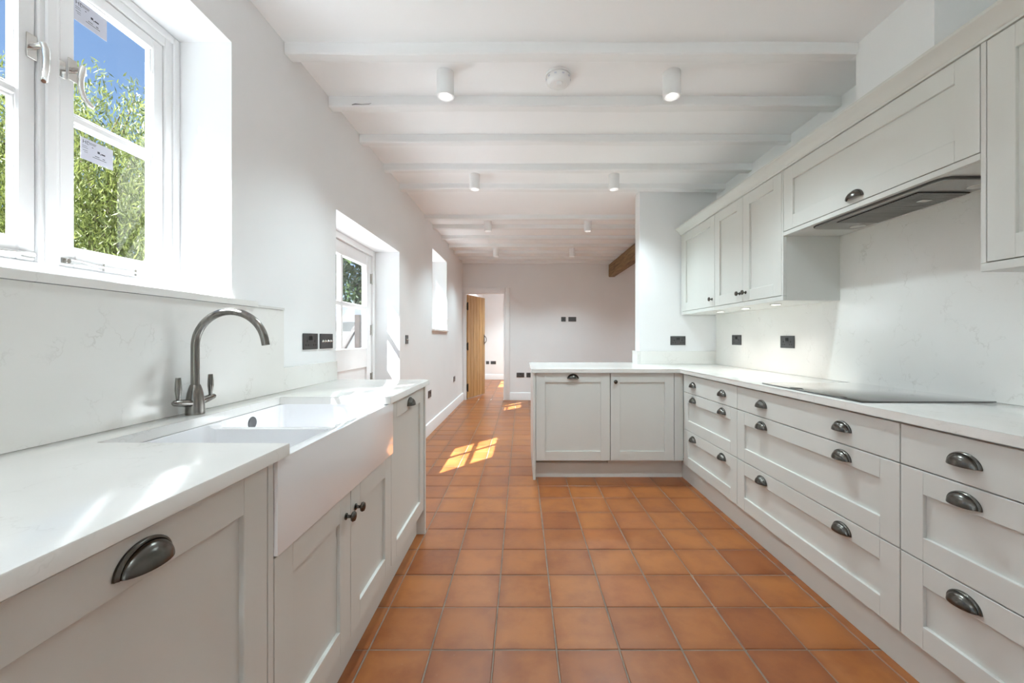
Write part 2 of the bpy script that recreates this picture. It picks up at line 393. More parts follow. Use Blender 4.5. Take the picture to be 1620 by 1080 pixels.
# ------------------------------------------------------------------ windows and doors in the left wall
def frame_ring(bm, x0, x1, y0, y1, z0, z1, wd, bev=.002, wb=None):
    wb = wb or wd
    box(bm, x0, x1, y0, y0 + wd, z0, z1, bev); box(bm, x0, x1, y1 - wd, y1, z0, z1, bev)
    box(bm, x0, x1, y0 + wd - .001, y1 - wd + .001, z0, z0 + wb, bev); box(bm, x0, x1, y0 + wd - .001, y1 - wd + .001, z1 - wd, z1, bev)
def pane(parent, x, y0, y1, z0, z1, shear=True):
    bm = B(); q = [bm.verts.new((x, a, b)) for a, b in ((y0, z0), (y1, z0), (y1, z1), (y0, z1))]; bm.faces.new(q)
    return mk('pane', bm, 'window_glass', parent, shear, smooth=False)
def fastener(parent, x, y, z, s):
    """casement catch: plates, spindle and a drooping curved handle"""
    e = link('fastener', None, None, parent)
    one_box('plate', 'chrome', e, x, x + .003, y - .012, y + .012, z - .034, z + .034, bev=.001, shear=True)
    one_box('keep', 'chrome', e, x - .004, x + .002, y + s * .026 - .009, y + s * .026 + .009, z - .04, z + .012, bev=.001, shear=True)
    bm = B()
    tube(bm, [(x + .002, y, z), (x + .022, y, z), (x + .034, y, z + .002)], [.009, .008, .010], 12)
    pts = [(x + .034, y, z + .010), (x + .036, y + s * .004, z - .004), (x + .034, y + s * .007, z - .03), (x + .034, y + s * .006, z - .06), (x + .038, y, z - .085), (x + .046, y - s * .008, z - .102), (x + .052, y - s * .014, z - .106)]
    tube(bm, pts, [.007, .0085, .0075, .007, .0068, .0075, .005], 12)
    mk('handle', bm, 'chrome', e, True)
def stay(parent, x, y0, y1, z, s):
    e = link('casement_stay', None, None, parent)
    ya, yb = (y0, y1)
    one_box('stay_plate', 'chrome', e, x, x + .004, ya, ya + s * .03 if s > 0 else ya, z - .008, z + .009, bev=.001, shear=True) if s > 0 else \
        one_box('stay_plate', 'chrome', e, x, x + .004, ya - .03, ya, z - .008, z + .009, bev=.001, shear=True)
    bm = B(); tube(bm, [(x + .012, ya + s * .012, z), (x + .016, ya + s * .05, z - .001), (x + .012, ya + s * .09, z - .003), (x + .012, yb, z - .004)], [.008, .005, .004, .0035], 8)
    mk('stay_bar', bm, 'chrome', e, True)
    for t in (.38, .75):
        py = ya + (yb - ya) * t
        bm = B(); tube(bm, [(x + .012, py, z - .014), (x + .012, py, z + .008)], .0035, 8); mk('stay_pin', bm, 'chrome', e, True)
def sticker(parent, x, y0, y1, z0, z1):
    e = one_box('glass_label', 'label_paper', parent, x, x + .0006, y0, y1, z0, z1, shear=True)
    e['label'] = 'printed paper label stuck to the glass'
    wd, ht = y1 - y0, z1 - z0; xx = x + .0008
    cu = bpy.data.curves.new('printed_lettering', 'FONT'); cu.body = 'HD'; cu.size = ht * .24; cu.materials.append(MATS['label_print'])
    t = bpy.data.objects.new('printed_lettering', cu); C.objects.link(t); t.parent = e
    t.rotation_euler = (PI / 2, 0, PI / 2); t.location = (xx + SHR * y0, y0 + wd * .05, z1 - ht * .26)
    bm = B()                                             # the small print, too small to read: fine dark lines
    for u0, u1, v, h in [(.22, .46, .13, .022), (.24, .44, .19, .018), (.05, .19, .36, .016), (.05, .21, .44, .016), (.06, .2, .56, .016), (.1, .2, .64, .014), (.33, .37, .3, .03),
                         (.50, .57, .38, .1), (.58, .61, .46, .04), (.62, .74, .42, .06), (.42, .56, .64, .026), (.66, .73, .64, .034), (.35, .78, .73, .022)]:
        box(bm, xx, xx + .0002, y0 + wd * u0, y0 + wd * u1, z1 - ht * (v + h), z1 - ht * v)
    mk('small_print', bm, 'label_print', e, True)

def casement_window(name, y0, y1, z0, z1, xf, label, hardware=True, bars=1, sill=True):
    """outer frame, mullion, two sashes of two panes; xf = inner face of the frame"""
    w_ = empty(name); tag(w_, label, 'window', kind='structure')
    ym = (y0 + y1) / 2 + .016; ft = .058; mu = .052
    bm = B(); frame_ring(bm, xf - .07, xf, y0 + .0005, y1 - .0005, z0 + .0005, z1 - .0005, ft, .003)
    mk('frame', bm, 'white_gloss', w_, True)
    bm = B(); frame_ring(bm, xf, xf + .008, y0 + .001, y1 - .001, z0 + .001, z1 - .001, .028, .003); mk('frame_bead', bm, 'white_gloss', w_, True)
    bm = B(); box(bm, xf - .07, xf, ym - mu / 2, ym + mu / 2, z0 + ft, z1 - ft, .003); box(bm, xf, xf + .008, ym - .014, ym + .014, z0 + ft, z1 - ft, .003)
    mk('mullion', bm, 'white_gloss', w_, True)
    for s in (-1, 1):
        a, b = (ym + mu / 2 + .002, y1 - ft - .002) if s > 0 else (y0 + ft + .002, ym - mu / 2 - .002)
        za, zb = z0 + ft + .002, z1 - ft - .002
        sx0, sx1 = xf - .040, xf - .006; st = .042; rb = .06
        bm = B(); frame_ring(bm, sx0, sx1, a, b, za, zb, st, .004, rb)
        frame_ring(bm, sx0 + .012, sx1 - .008, a + st - .003, b - st + .003, za + rb - .003, zb - st + .003, .007, .002)
        sash = mk('sash', bm, 'white_gloss', w_, True)
        pz = [za + rb] + [za + rb + (zb - st - za - rb) * k / (bars + 1) for k in range(1, bars + 1)] + [zb - st]
        for zc in pz[1:-1]:
            bm = B(); box(bm, sx0 + .006, sx1 - .004, a + st - .002, b - st + .002, zc - .012, zc + .012, .004)
            box(bm, sx0 + .014, sx1 - .012, a + st - .002, b - st + .002, zc - .022, zc + .022, .004); mk('glazing_bar', bm, 'white_gloss', sash, True)
        for zc0, zc1 in zip(pz, pz[1:]): pane(sash, sx1 - .013, a + st - .004, b - st + .004, zc0 + .001, zc1 - .001)
        if hardware:
            fastener(sash, sx1, (a + st * .8) if s > 0 else (b - st * .25), z0 + .66 * (z1 - z0) - .012, -s)
            if s > 0: stay(sash, sx1, a + .004, b - .05, za + .016, 1)
            else: stay(sash, sx1, b - .004, a + .05, za + .016, -1)
            if s > 0:
                sticker(sash, sx1 - .0125, a + st + .006, a + st + .104, zb - st - .085, zb - st - .015)
                sticker(sash, sx1 - .0125, a + st + .026, a + st + .124, pz[1] - .108, pz[1] - .040)
    return w_
XF = -1.372
casement_window('window_1', WIN[0], WIN[1], WIN[2], WIN[3], XF, 'white casement window over the sink with catches and paper labels')
casement_window('window_2', WIN2[0], WIN2[1], WIN2[2], WIN2[3], XF - .02, 'narrow far window in a deep white reveal beside the oak door', hardware=False)
casement_window('window_3', WIN3[0], WIN3[1], WIN3[2], WIN3[3], XF - .02, 'white window of the next room lighting its tiled floor', hardware=False)
casement_window('added_window', ADDED_WIN[0], ADDED_WIN[1], ADDED_WIN[2], ADDED_WIN[3], XF, 'added casement window behind the camera letting in more daylight', hardware=False)  # unseen window, added to brighten the room
bm = B(); box(bm, XF - .09, LW + .028, WIN2[0] - .02, WIN2[1] + .03, WIN2[2] - .022, WIN2[2] + .004, .003)
tag(mk('window_sill', bm, 'white_gloss', None, True), 'thin white sill board of the narrow far window', 'sill', kind='structure')

# garden door (half glazed, four panes)
d1 = empty('door_1'); tag(d1, 'white half-glazed garden door with four panes beyond the sink run', 'door', kind='structure')
xd = -1.40
bm = B(); y0, y1, z1 = DOOR[0] + .0005, DOOR[1] - .0005, DOOR[3] - .0005
box(bm, xd - .06, xd + .015, y0, y0 + .05, 0, z1, .003); box(bm, xd - .06, xd + .015, y1 - .05, y1, 0, z1, .003); box(bm, xd - .06, xd + .015, y0 + .049, y1 - .049, z1 - .05, z1, .003)
mk('frame', bm, 'white_gloss', d1, True)
la, lb, lz = y0 + .053, y1 - .053, z1 - .053
ga, gb = la + .10, lb - .10; gz0, gz1 = 1.075, lz - .10
bm = B(); t0, t1 = xd - .05, xd - .004
box(bm, t0, t1, la, ga, .012, lz, .003); box(bm, t0, t1, gb, lb, .012, lz, .003)
box(bm, t0, t1, ga - .001, gb + .001, gz1, lz, .003); box(bm, t0, t1, ga - .001, gb + .001, gz0 - .17, gz0, .003); box(bm, t0, t1, ga - .001, gb + .001, .012, .22, .003)
leaf_ = mk('leaf', bm, 'white_gloss', d1, True)
bm = B(); box(bm, t0 + .016, t1 - .016, ga, gb, .21, gz0 - .16); mk('lower_panel', bm, 'white_gloss', leaf_, True)
gm, gzm = (ga + gb) / 2, (gz0 + gz1) / 2 - .01
bm = B(); box(bm, t0 + .006, t1 - .006, gm - .018, gm + .018, gz0, gz1, .004); box(bm, t0 + .006, t1 - .006, ga, gb, gzm - .018, gzm + .018, .004)
mk('glazing_bar', bm, 'white_gloss', leaf_, True)
for a, b in ((ga, gm - .018), (gm + .018, gb)):
    for c, d in ((gz0, gzm - .018), (gzm + .018, gz1)):
        pane(leaf_, t0 + .023, a, b, c, d)
for hz in (.80, 1.235, 1.70):
    bm = B(); tube(bm, [(xd + .004, lb + .002, hz - .05), (xd + .004, lb + .002, hz + .05)], .007, 10)
    box(bm, xd - .006, xd - .001, lb - .028, lb, hz - .045, hz + .045, .001)
    mk('hinge', bm, 'chrome', d1, True)

# glazed doors added unseen behind the camera to let in light
d3 = empty('added_end_doors'); tag(d3, 'added glazed double doors letting light in behind the camera', 'door', kind='structure')
def yring(bm, x0, x1, y0, y1, z0, z1, wd):
    box(bm, x0, x0 + wd, y0, y1, z0, z1, .003); box(bm, x1 - wd, x1, y0, y1, z0, z1, .003)
    box(bm, x0 + wd, x1 - wd, y0, y1, z0, z0 + wd, .003); box(bm, x0 + wd, x1 - wd, y0, y1, z1 - wd, z1, .003)
bm = B(); yring(bm, FR[0], FR[1], -2.72, -2.65, 0, FR[3], .04); mk('frame', bm, 'white_gloss', d3)
dw = (FR[1] - FR[0] - .084) / 2
for k in range(2):
    xa = FR[0] + .042 + k * dw; xb = xa + dw - .002
    bm = B(); yring(bm, xa, xb, -2.71, -2.665, .042, FR[3] - .042, .06); lf = mk('leaf', bm, 'white_gloss', d3)
    bm = B(); q = [bm.verts.new((a, -2.69, b)) for a, b in ((xa + .06, .102), (xb - .06, .102), (xb - .06, FR[3] - .102), (xa + .06, FR[3] - .102))]; bm.faces.new(q)
    mk('pane', bm, 'window_glass', lf, smooth=False)

# oak ledged door at the end
d2 = empty('door_2'); tag(d2, 'open oak plank door with black hinges in a white doorway', 'door', kind='structure')
xa, xb, zt = DR2[0], DR2[1], DR2[3]
for nm, pts in (('architrave', (xa - .018, xa + .004, 0, zt - .004)), ('architrave', (xb - .004, xb + .078, 0, zt + .085)), ('architrave', (xa - .018, xb - .0045, zt - .003, zt + .085))):
    bm = B(); box(bm, pts[0], pts[1], YB - .022, YB - .0005, pts[2], pts[3], .006, 2); mk(nm, bm, 'white_gloss', d2)
bm = B(); box(bm, xa + .0005, xa + .025, YB, YB + .12, 0, zt - .001); box(bm, xb - .025, xb - .0005, YB, YB + .12, 0, zt - .001); box(bm, xa + .0255, xb - .0255, YB, YB + .12, zt - .025, zt - .001)
box(bm, xa + .025, xa + .04, YB + .02, YB + .06, 0, zt - .026); box(bm, xb - .04, xb - .025, YB + .02, YB + .06, 0, zt - .026)
mk('jamb', bm, 'white_gloss', d2)
lf = link('leaf', None, None, d2, (-1.03, YB + .10, 0), (0, 0, math.radians(69)))
nb = 6; bw = .735 / nb
for k in range(nb):
    bm = B(); box(bm, k * bw + .0012, (k + 1) * bw - .0012, -.012, .012, .015, zt - .035, bev=.006); mk('board', bm, 'oak', lf)
for lz in (.22, 1.0, 1.76):
    bm = B(); box(bm, .03, .70, .0125, .032, lz - .06, lz + .06, .004); mk('ledge', bm, 'oak', lf)
    bm = B(); box(bm, -.03, .006, -.018, -.008, lz - .07, lz + .07, .003); tube(bm, [(-.006, -.02, lz - .075), (-.006, -.02, lz + .075)], .009, 8); mk('hinge', bm, 'iron', lf)
bm = B(); tube(bm, [(.70, -.012, 1.20), (.70, -.03, 1.195), (.703, -.055, 1.16), (.703, -.060, 1.125), (.703, -.055, 1.09), (.70, -.03, 1.055), (.70, -.012, 1.05)], .007, 8)
box(bm, .686, .714, -.016, -.0125, 1.02, 1.23, .002); mk('handle', bm, 'iron', lf)

# ------------------------------------------------------------------ cabinet hardware
def cup_mesh():
    bm = B(); W2, HT, D = .048, .040, .026; na, nf = 28, 8
    def shell(k, dd, flip):
        rows = []
        for j in range(nf + 1):
            ph = PI / 2 * j / nf
            f = math.cos(ph) * k; y = -.004 - dd * math.sin(ph)
            rows.append([bm.verts.new((W2 * .88 * f * math.cos(PI * i / na), y, HT * .88 * f * math.sin(PI * i / na))) for i in range(na + 1)])
        for a, b in zip(rows, rows[1:]):
            for i in range(na): bm.faces.new((a[i], a[i + 1], b[i + 1], b[i]))
        return rows
    # a cup whose lower edge is open: dome profile carried round the half ellipse
    o = shell(1, D, False); i_ = shell(.9, D - .003, True)
    for j in range(nf):
        for idx in (0, na):
            bm.faces.new((o[j][idx], o[j + 1][idx], i_[j + 1][idx], i_[j][idx]))
    prof = [(.84, -.004), (.90, -.0075), (.95, -.0045), (1.0, -.0035), (1.0, 0)]
    rows = [[bm.verts.new((W2 * f * math.cos(PI * i / na), y, HT * f * math.sin(PI * i / na))) for i in range(na + 1)] for f, y in prof]
    for a, b in zip(rows, rows[1:]):
        for i in range(na): bm.faces.new((a[i], a[i + 1], b[i + 1], b[i]))
    me = finish(bm, 'cup_handle'); me.materials.append(MATS['pewter']); return me
CUP = cup_mesh()
bm = B(); lathe(bm, [(0, 0), (.011, 0), (.011, .003), (.006, .006), (.005, .015), (.008, .019), (.0155, .022), (.0165, .026), (.014, .031), (.007, .0335), (0, .034)], Matrix.Rotation(PI / 2, 4, 'X'), 20)
KNOB = finish(bm, 'knob'); KNOB.materials.append(MATS['pewter'])
PAINT = 'cabinet_paint'
def cup(parent, u, z, y=-.02): return link('cup_handle', CUP, None, parent, (u, y, z))
def knob(parent, u, z, y=-.02): return link('knob', KNOB, None, parent, (u, y, z))
G = .0022
def shaker(parent, u0, u1, z0, z1, name='door', fw=.076, th=.02):
    u0 += G; u1 -= G; z0 += G; z1 -= G
    bm = B()
    box(bm, u0, u0 + fw, -th, -.001, z0, z1, .0012); box(bm, u1 - fw, u1, -th, -.001, z0, z1, .0012)
    box(bm, u0 + fw, u1 - fw, -th, -.001, z0, z0 + fw, .0012); box(bm, u0 + fw, u1 - fw, -th, -.001, z1 - fw, z1, .0012)
    d = mk(name, bm, PAINT, parent)
    bm = B(); box(bm, u0 + fw - .004, u1 - fw + .004, -th + .0115, -.002, z0 + fw - .004, z1 - fw + .004)
    mk('panel', bm, PAINT, d)
    return d
def slab(parent, u0, u1, z0, z1, name='drawer'):
    bm = B(); box(bm, u0 + G, u1 - G, -.02, -.001, z0 + G, z1 - G, .0012); return mk(name, bm, PAINT, parent)
def body(parent, u0, u1, d, z0, z1):
    return one_box('carcass', PAINT, parent, u0 + .0008, u1 - .0008, 0, d, z0, z1)
Z0, ZT = .1445, .873
L90, R90 = PI / 2, -PI / 2

# ------------------------------------------------------------------ left run
XL = -.60          # carcass front of the left units (door faces at -.58)
def left_unit(name, ya): return empty(name, (XL, ya, 0), L90)
wl = .600
u = left_unit('appliance_cabinet', .311); tag(u, 'grey base cabinet nearest the camera with one large cup-handled door', 'cabinet')
body(u, 0, wl, .50, Z0, ZT); dr = shaker(u, 0, wl, Z0, ZT); cup(dr, wl / 2, .817)
u = left_unit('added_base_cabinet', -2.0); tag(u, 'added grey run of four plain cupboard doors behind the camera', 'cabinet')  # unseen units added to carry the lengthened worktop
body(u, 0, 2.31, .50, Z0, ZT)
for k in range(4):
    dr = shaker(u, k * .5775, (k + 1) * .5775, Z0, ZT); knob(dr, k * .5775 + (.04 if k % 2 else .535), .80)
u = left_unit('sink_cabinet', .911); tag(u, 'grey cabinet under the white sink with two knobbed doors', 'cabinet')
wS = .863
body(u, 0, wS, .50, Z0, .650)
bm = B(); box(bm, .001, .021, -.02, -.0005, Z0, ZT, .001); mk('side_stile', bm, PAINT, u)
bm = B(); box(bm, .001, .018, 0, .48, .6505, ZT); mk('side_panel', bm, PAINT, u)
mid = .442
dr = shaker(u, .022, mid, Z0, .648); knob(dr, mid - .038, .575)
dr = shaker(u, mid, wS, Z0, .648); knob(dr, mid + .038, .575)
u = left_unit('appliance_cabinet', 1.774); tag(u, 'grey base cabinet with a cup handle at the far end of the sink run', 'cabinet')
body(u, 0, .586, .50, Z0, ZT); dr = shaker(u, 0, .586, Z0, ZT); cup(dr, .293, .817)
bm = B(); box(bm, -1.10, -.572, 2.361, 2.384, 0, WT0 - .0005, .001)
tag(mk('end_panel', bm, PAINT), 'grey floor-length end panel closing the sink run', 'panel')
bm = B(); box(bm, -.636, -.622, -2.0, 2.3605, 0, Z0 - .001)
tag(mk('plinth', bm, PAINT), 'grey recessed plinth board under the sink run', 'plinth')

def wallx(y): return LW + SHR * y
bm = B(); yA, yZ = -2.0, 2.44; xf_ = -.5645; cb, c0, c1 = -1.04, .97, 1.716  # worktop carried on unseen behind the camera to bounce sunlight upward
gap = .0125
prism(bm, [(wallx(yA) + .0005, yA), (xf_, yA), (xf_, c0), (cb, c0), (cb + .0, c1), (xf_, c1), (xf_, yZ), (wallx(yZ) + .0005, yZ)], WT0, WT1, .003)
tag(mk('worktop', bm, 'quartz'), 'white quartz worktop with the sink cutout under the window', 'worktop')
bm = B(); prism(bm, [(wallx(-.1) + .0005, -.1), (wallx(-.1) + .0125, -.1), (wallx(1.9) + .0125, 1.9), (wallx(1.9) + .0005, 1.9)], WT1 + .0005, 1.2945)
tag(mk('splashback', bm, 'quartz'), 'tall quartz splashback behind the tap below the window', 'splashback')
bm = B(); prism(bm, [(wallx(1.9) + .0005, 1.9005), (wallx(1.9) + .0125, 1.9005), (wallx(2.44) + .0125, 2.44), (wallx(2.44) + .0005, 2.44)], WT1 + .0005, 1.022)
tag(mk('upstand', bm, 'quartz'), 'low quartz upstand beside the garden door', 'upstand')
bm = B()
a = .30
prism(bm, [(wallx(WIN[0]) - .215, WIN[0] + .001), (wallx(WIN[0]) + .0005, WIN[0] + .001), (wallx(a) + .0005, a), (wallx(a) + .024, a), (wallx(1.70) + .024, 1.70), (wallx(1.70) + .0005, 1.70),
           (wallx(WIN[1]) + .0005, WIN[1] - .001), (wallx(WIN[1]) - .215, WIN[1] - .001)], 1.2955, 1.3188, .002)
tag(mk('window_ledge', bm, 'quartz'), 'quartz window ledge above the splashback', 'ledge')
bm = B(); prism(bm, [(wallx(1.70) + .0005, 1.7005), (wallx(1.70) + .016, 1.7005), (wallx(1.9) + .016, 1.9), (wallx(1.9) + .0005, 1.9)], 1.2955, 1.306)
tag(mk('edge_strip', bm, 'quartz_edge'), 'thin grey strip capping the end of the splashback', 'strip')

# sink: one ceramic casting, two bowls
def cutter(*d, bev=.03, seg=4):
    bm = B(); box(bm, *d, bev=bev, seg=seg); return mk('cutter', bm, None)
SY0, SY1, SX0, SX1, SZ0, SZ1 = .9345, 1.7725, -1.085, -.572, .6515, .8775
bm = B(); box(bm, SX0, SX1, SY0, SY1, SZ0, SZ1); sk = mk('sink', bm, 'ceramic')
ym = 1.335
cuts = [cutter(-1.035, -.605, .965, ym - .016, .69, 1.0), cutter(-1.035, -.605, ym + .016, SY1 - .045, .69, 1.0), cutter(-1.028, -.612, ym - .08, ym + .08, .862, 1.0, bev=.02)]
for c in cuts:
    md = sk.modifiers.new('cut', 'BOOLEAN'); md.operation = 'DIFFERENCE'; md.object = c; md.solver = 'EXACT'
md = sk.modifiers.new('round', 'BEVEL'); md.width = .011; md.segments = 4; md.limit_method = 'ANGLE'; md.angle_limit = math.radians(45)
dg = bpy.context.evaluated_depsgraph_get(); me = bpy.data.meshes.new_from_object(sk.evaluated_get(dg))
sk.modifiers.clear(); old = sk.data; sk.data = me; bpy.data.meshes.remove(old)
for p in me.polygons: p.use_smooth = True
me.set_sharp_from_angle(angle=math.radians(40))
for c in cuts: bpy.data.objects.remove(c)
tag(sk, 'white ceramic double-bowl farmhouse sink with exposed front', 'sink')
for yc in (1.145, 1.53):
    bm = B(); lathe(bm, [(0, .004), (.016, .004), (.022, .003), (.024, 0)], Matrix.Translation((-1.0345, yc, .838)) @ Matrix.Rotation(PI / 2, 4, 'Y'), 20); mk('overflow', bm, 'gunmetal', sk)
    bm = B(); lathe(bm, [(0, .003), (.03, .003), (.042, .002), (.044, 0)], Matrix.Translation((-.82, yc, .6905)), 24); mk('drain', bm, 'chrome', sk)

# tap
FX, FY = -1.094, 1.335
t = empty('kitchen_tap', (FX, FY, WT1)); tag(t, 'brushed dark steel mixer tap with arched spout and two levers', 'tap')
bm = B(); lathe(bm, [(0, 0), (.0265, 0), (.0265, .004), (.0262, .03), (.025, .05), (.0222, .07), (.0185, .086), (.0152, .096), (.0142, .099), (0, .099)], Matrix(), 32); mk('body', bm, 'tap_steel', t)
R_, zc = .118, .226
pts = [(0, 0, .098), (0, 0, .16), (0, 0, .20)] + [(R_ - R_ * math.cos(a), 0, zc + R_ * math.sin(a)) for a in [PI * k / 30 * .955 for k in range(31)]]
e = Vector(pts[-1]); dirv = (e - Vector(pts[-2])).normalized(); pts.append(tuple(e + dirv * .012))
bm = B(); tube(bm, pts, .0122, 20); mk('spout', bm, 'tap_steel', t)
for s in (-1, 1):
    bm = B(); tube(bm, [(0, s * .022, .040), (0, s * .035, .042), (0, s * .06, .046), (0, s * .08, .049), (0, s * .086, .050)], [.0135, .0128, .0112, .0088, .005], 16); arm = mk('valve_arm', bm, 'tap_steel', t)
    bm = B(); tube(bm, [(0, s * .066, .052), (0, s * .066, .068), (0, s * .066, .088), (0, s * .066, .108), (0, s * .066, .128)], [.0052, .0068, .0092, .0085, .007], 16); mk('lever', bm, 'tap_steel', arm)

# ------------------------------------------------------------------ right run
XD = 1.33          # carcass front of the right drawer units (fronts at 1.31)
def drawers(name, yfar, ynear, hu, label):
    u = empty(name, (XD, yfar, 0), R90); tag(u, label, 'drawers', 'drawer units under the hob worktop')
    w_ = yfar - ynear; body(u, 0, w_, .54, Z0, ZT)
    for k, (a, b) in enumerate(((.731, ZT - .002), (.4345, .731), (Z0, .4345))):
        d = slab(u, 0, w_, a, b) if k == 0 else shaker(u, 0, w_, a, b, 'drawer')
        for uu in (w_ / 2 - hu, w_ / 2 + hu): cup(d, uu, .786 if k == 0 else b - .062)
drawers('drawer_unit', 3.215, 2.42, .22, 'narrow grey drawer unit in the corner next to the peninsula')
drawers('drawer_unit', 2.42, 1.378, .272, 'widest grey drawer unit, directly under the hob')
drawers('drawer_unit', 1.378, .578, .20, 'grey drawer unit nearest the camera with large cup handles')
bm = B(); box(bm, 1.345, 1.36, .578, 3.345, 0, Z0 - .001); tag(mk('plinth', bm, PAINT), 'grey recessed plinth board under the drawer units', 'plinth')

# peninsula
YP = 3.288
u = empty('appliance_cabinet', (.117, YP, 0)); tag(u, 'grey peninsula cabinet with one wide cup-handled door', 'cabinet')
body(u, 0, .612, .56, Z0 + .01, ZT); dr = shaker(u, 0, .612, Z0 + .01, ZT + .004); cup(dr, .306, .828)
u = empty('corner_cabinet', (.730, YP, 0)); tag(u, 'grey peninsula corner cabinet with a single round knob', 'cabinet')
body(u, 0, .598, .56, Z0 + .01, ZT); dr = shaker(u, 0, .524, Z0 + .01, ZT + .004); knob(dr, .038, .805)
bm = B(); box(bm, .5255, .598, -.02, -.0005, Z0 + .01, ZT + .004, .001); mk('filler', bm, PAINT, u)
bm = B(); box(bm, .6, .6175, -.07, -.021, Z0 - .002, ZT, .001); mk('corner_post', bm, PAINT, u)
bm = B(); box(bm, .094, .1165, 3.262, 4.07, 0, WT0 - .0005, .001); tag(mk('end_panel', bm, PAINT), 'pale floor-length end panel of the peninsula', 'panel')
bm = B(); box(bm, .117, 1.33, 4.04, 4.06, 0, WT0 - .0005, .001); tag(mk('back_panel', bm, PAINT), 'grey panel along the back of the peninsula', 'panel')
pl = empty('plinth', (.117, 3.33, 0)); tag(pl, 'grey plinth board with a slotted grille under the peninsula', 'plinth')
bm = B(); box(bm, 0, 1.225, 0, .015, 0, .118); mk('board', bm, PAINT, pl)
bm = B(); box(bm, 0, .60, .008, .013, .119, .152); mk('grille_backing', bm, 'hood_dark', pl)
for k in range(3):
    bm = B(); box(bm, 0, .60, -.002, .006, .121 + k * .011, .127 + k * .011, .001); mk('grille_slat', bm, PAINT, pl)
bm = B(); box(bm, .605, 1.225, 0, .015, .1185, .152); mk('board', bm, PAINT, pl)

bm = B(); prism(bm, [(.078, 3.243), (1.293, 3.243), (1.293, .56), (XR - .0005, .56), (XR - .0005, 3.8595), (1.1455, 3.8595), (1.1455, 4.13), (.078, 4.13)], WT0, WT1, .003)
tag(mk('worktop', bm, 'quartz'), 'white quartz worktop running from the hob round onto the peninsula', 'worktop')
bm = B(); box(bm, XR - .0125, XR - .0005, .56, 3.847, WT1 + .0005, 1.766); tag(mk('splashback', bm, 'quartz'), 'full-height quartz splashback behind the hob', 'splashback')
bm = B(); box(bm, 1.147, XR - .0005, 3.8475, 3.8595, WT1 + .0005, 1.035); tag(mk('upstand', bm, 'quartz'), 'low quartz upstand on the wall return under the double socket', 'upstand')
bm = B(); box(bm, 1.122, 1.1455, 3.8475, 4.03, WT1 + .0005, 1.035); tag(mk('upstand', bm, 'quartz'), 'short quartz end piece wrapping the edge of the wall return', 'upstand')

# hob
hb = empty('induction_hob', (1.60, 1.887, WT1 + .0006)); tag(hb, 'black glass induction hob set on the white worktop', 'hob')
bm = B(); box(bm, -.265, .265, -.325, .325, 0, .006, .002, 2); mk('glass_top', bm, 'hob_glass', hb)

# wall cupboards
XU = 1.562         # carcass front (door faces at 1.542)
UB, UD, UT = 1.385, 1.414, 2.150
def upper(name, yfar, ynear, label):
    u = empty(name, (XU, yfar, UB), R90); tag(u, label, 'cabinet'); return u, yfar - ynear
dU = XR - .0135 - XU
def upper_body(u, w_, z0=0): one_box('carcass', PAINT, u, .0008, w_ - .0008, 0, dU, z0, UT - UB)
def pelmet(u, a, b): one_box('light_pelmet', PAINT, u, a + .0005, b - .0005, -.02, -.0005, 0, UD - UB - .0015, bev=.001)
u, w_ = upper('wall_cabinet', 3.845, 3.18, 'grey single-door wall cabinet in the far corner'); upper_body(u, w_); pelmet(u, 0, w_)
dr = shaker(u, .03, w_, UD - UB, UT - UB); knob(dr, w_ - .042, UD - UB + .062); one_box('filler', PAINT, u, .0005, .0295, -.02, -.0005, UD - UB, UT - UB)
u, w_ = upper('wall_cabinet', 3.18, 2.346, 'grey double-door wall cabinet beside the extractor'); upper_body(u, w_); pelmet(u, 0, w_)
m_ = .404
dr = shaker(u, 0, m_, UD - UB, UT - UB); knob(dr, m_ - .038, UD - UB + .062)
dr = shaker(u, m_, w_ - .016, UD - UB, UT - UB); knob(dr, m_ + .038, UD - UB + .062)
one_box('end_panel', PAINT, u, w_ - .0155, w_ - .0005, -.02, -.0005, UD - UB, UT - UB, bev=.001)
u, w_ = upper('extractor_cabinet', 2.3455, 1.3385, 'grey wide lift-up cupboard housing the extractor above the hob')
HB = 1.763 - UB
upper_body(u, w_, HB)
dr = shaker(u, 0, w_, 1.787 - UB, UT - UB, fw=.078); cup(dr, w_ / 2, 1.787 - UB + .022)
one_box('bottom_rail', PAINT, u, .0005, w_ - .0005, -.02, -.0005, HB, 1.787 - UB - .0015, bev=.001)
u, w_ = upper('wall_cabinet', 1.338, .72, 'grey tall-door wall cabinet nearest the camera, cut off by the frame'); upper_body(u, w_); pelmet(u, 0, w_)
dr = shaker(u, 0.016, w_, UD - UB, UT - UB); knob(dr, w_ - .04, UD - UB + .062)
one_box('end_panel', PAINT, u, .0005, .0155, -.02, -.0005, UD - UB, UT - UB, bev=.001)
bm = B(); extrude_profile(bm, [(1.60, 2.151), (1.537, 2.151), (1.537, 2.160), (1.530, 2.164), (1.524, 2.176), (1.512, 2.190), (1.497, 2.199), (1.491, 2.203), (1.488, 2.206), (1.488, 2.218), (1.60, 2.218)], 'y', .70, 3.858)
tag(mk('cornice', bm, PAINT), 'grey moulded cornice running along the top of the wall cabinets', 'cornice')

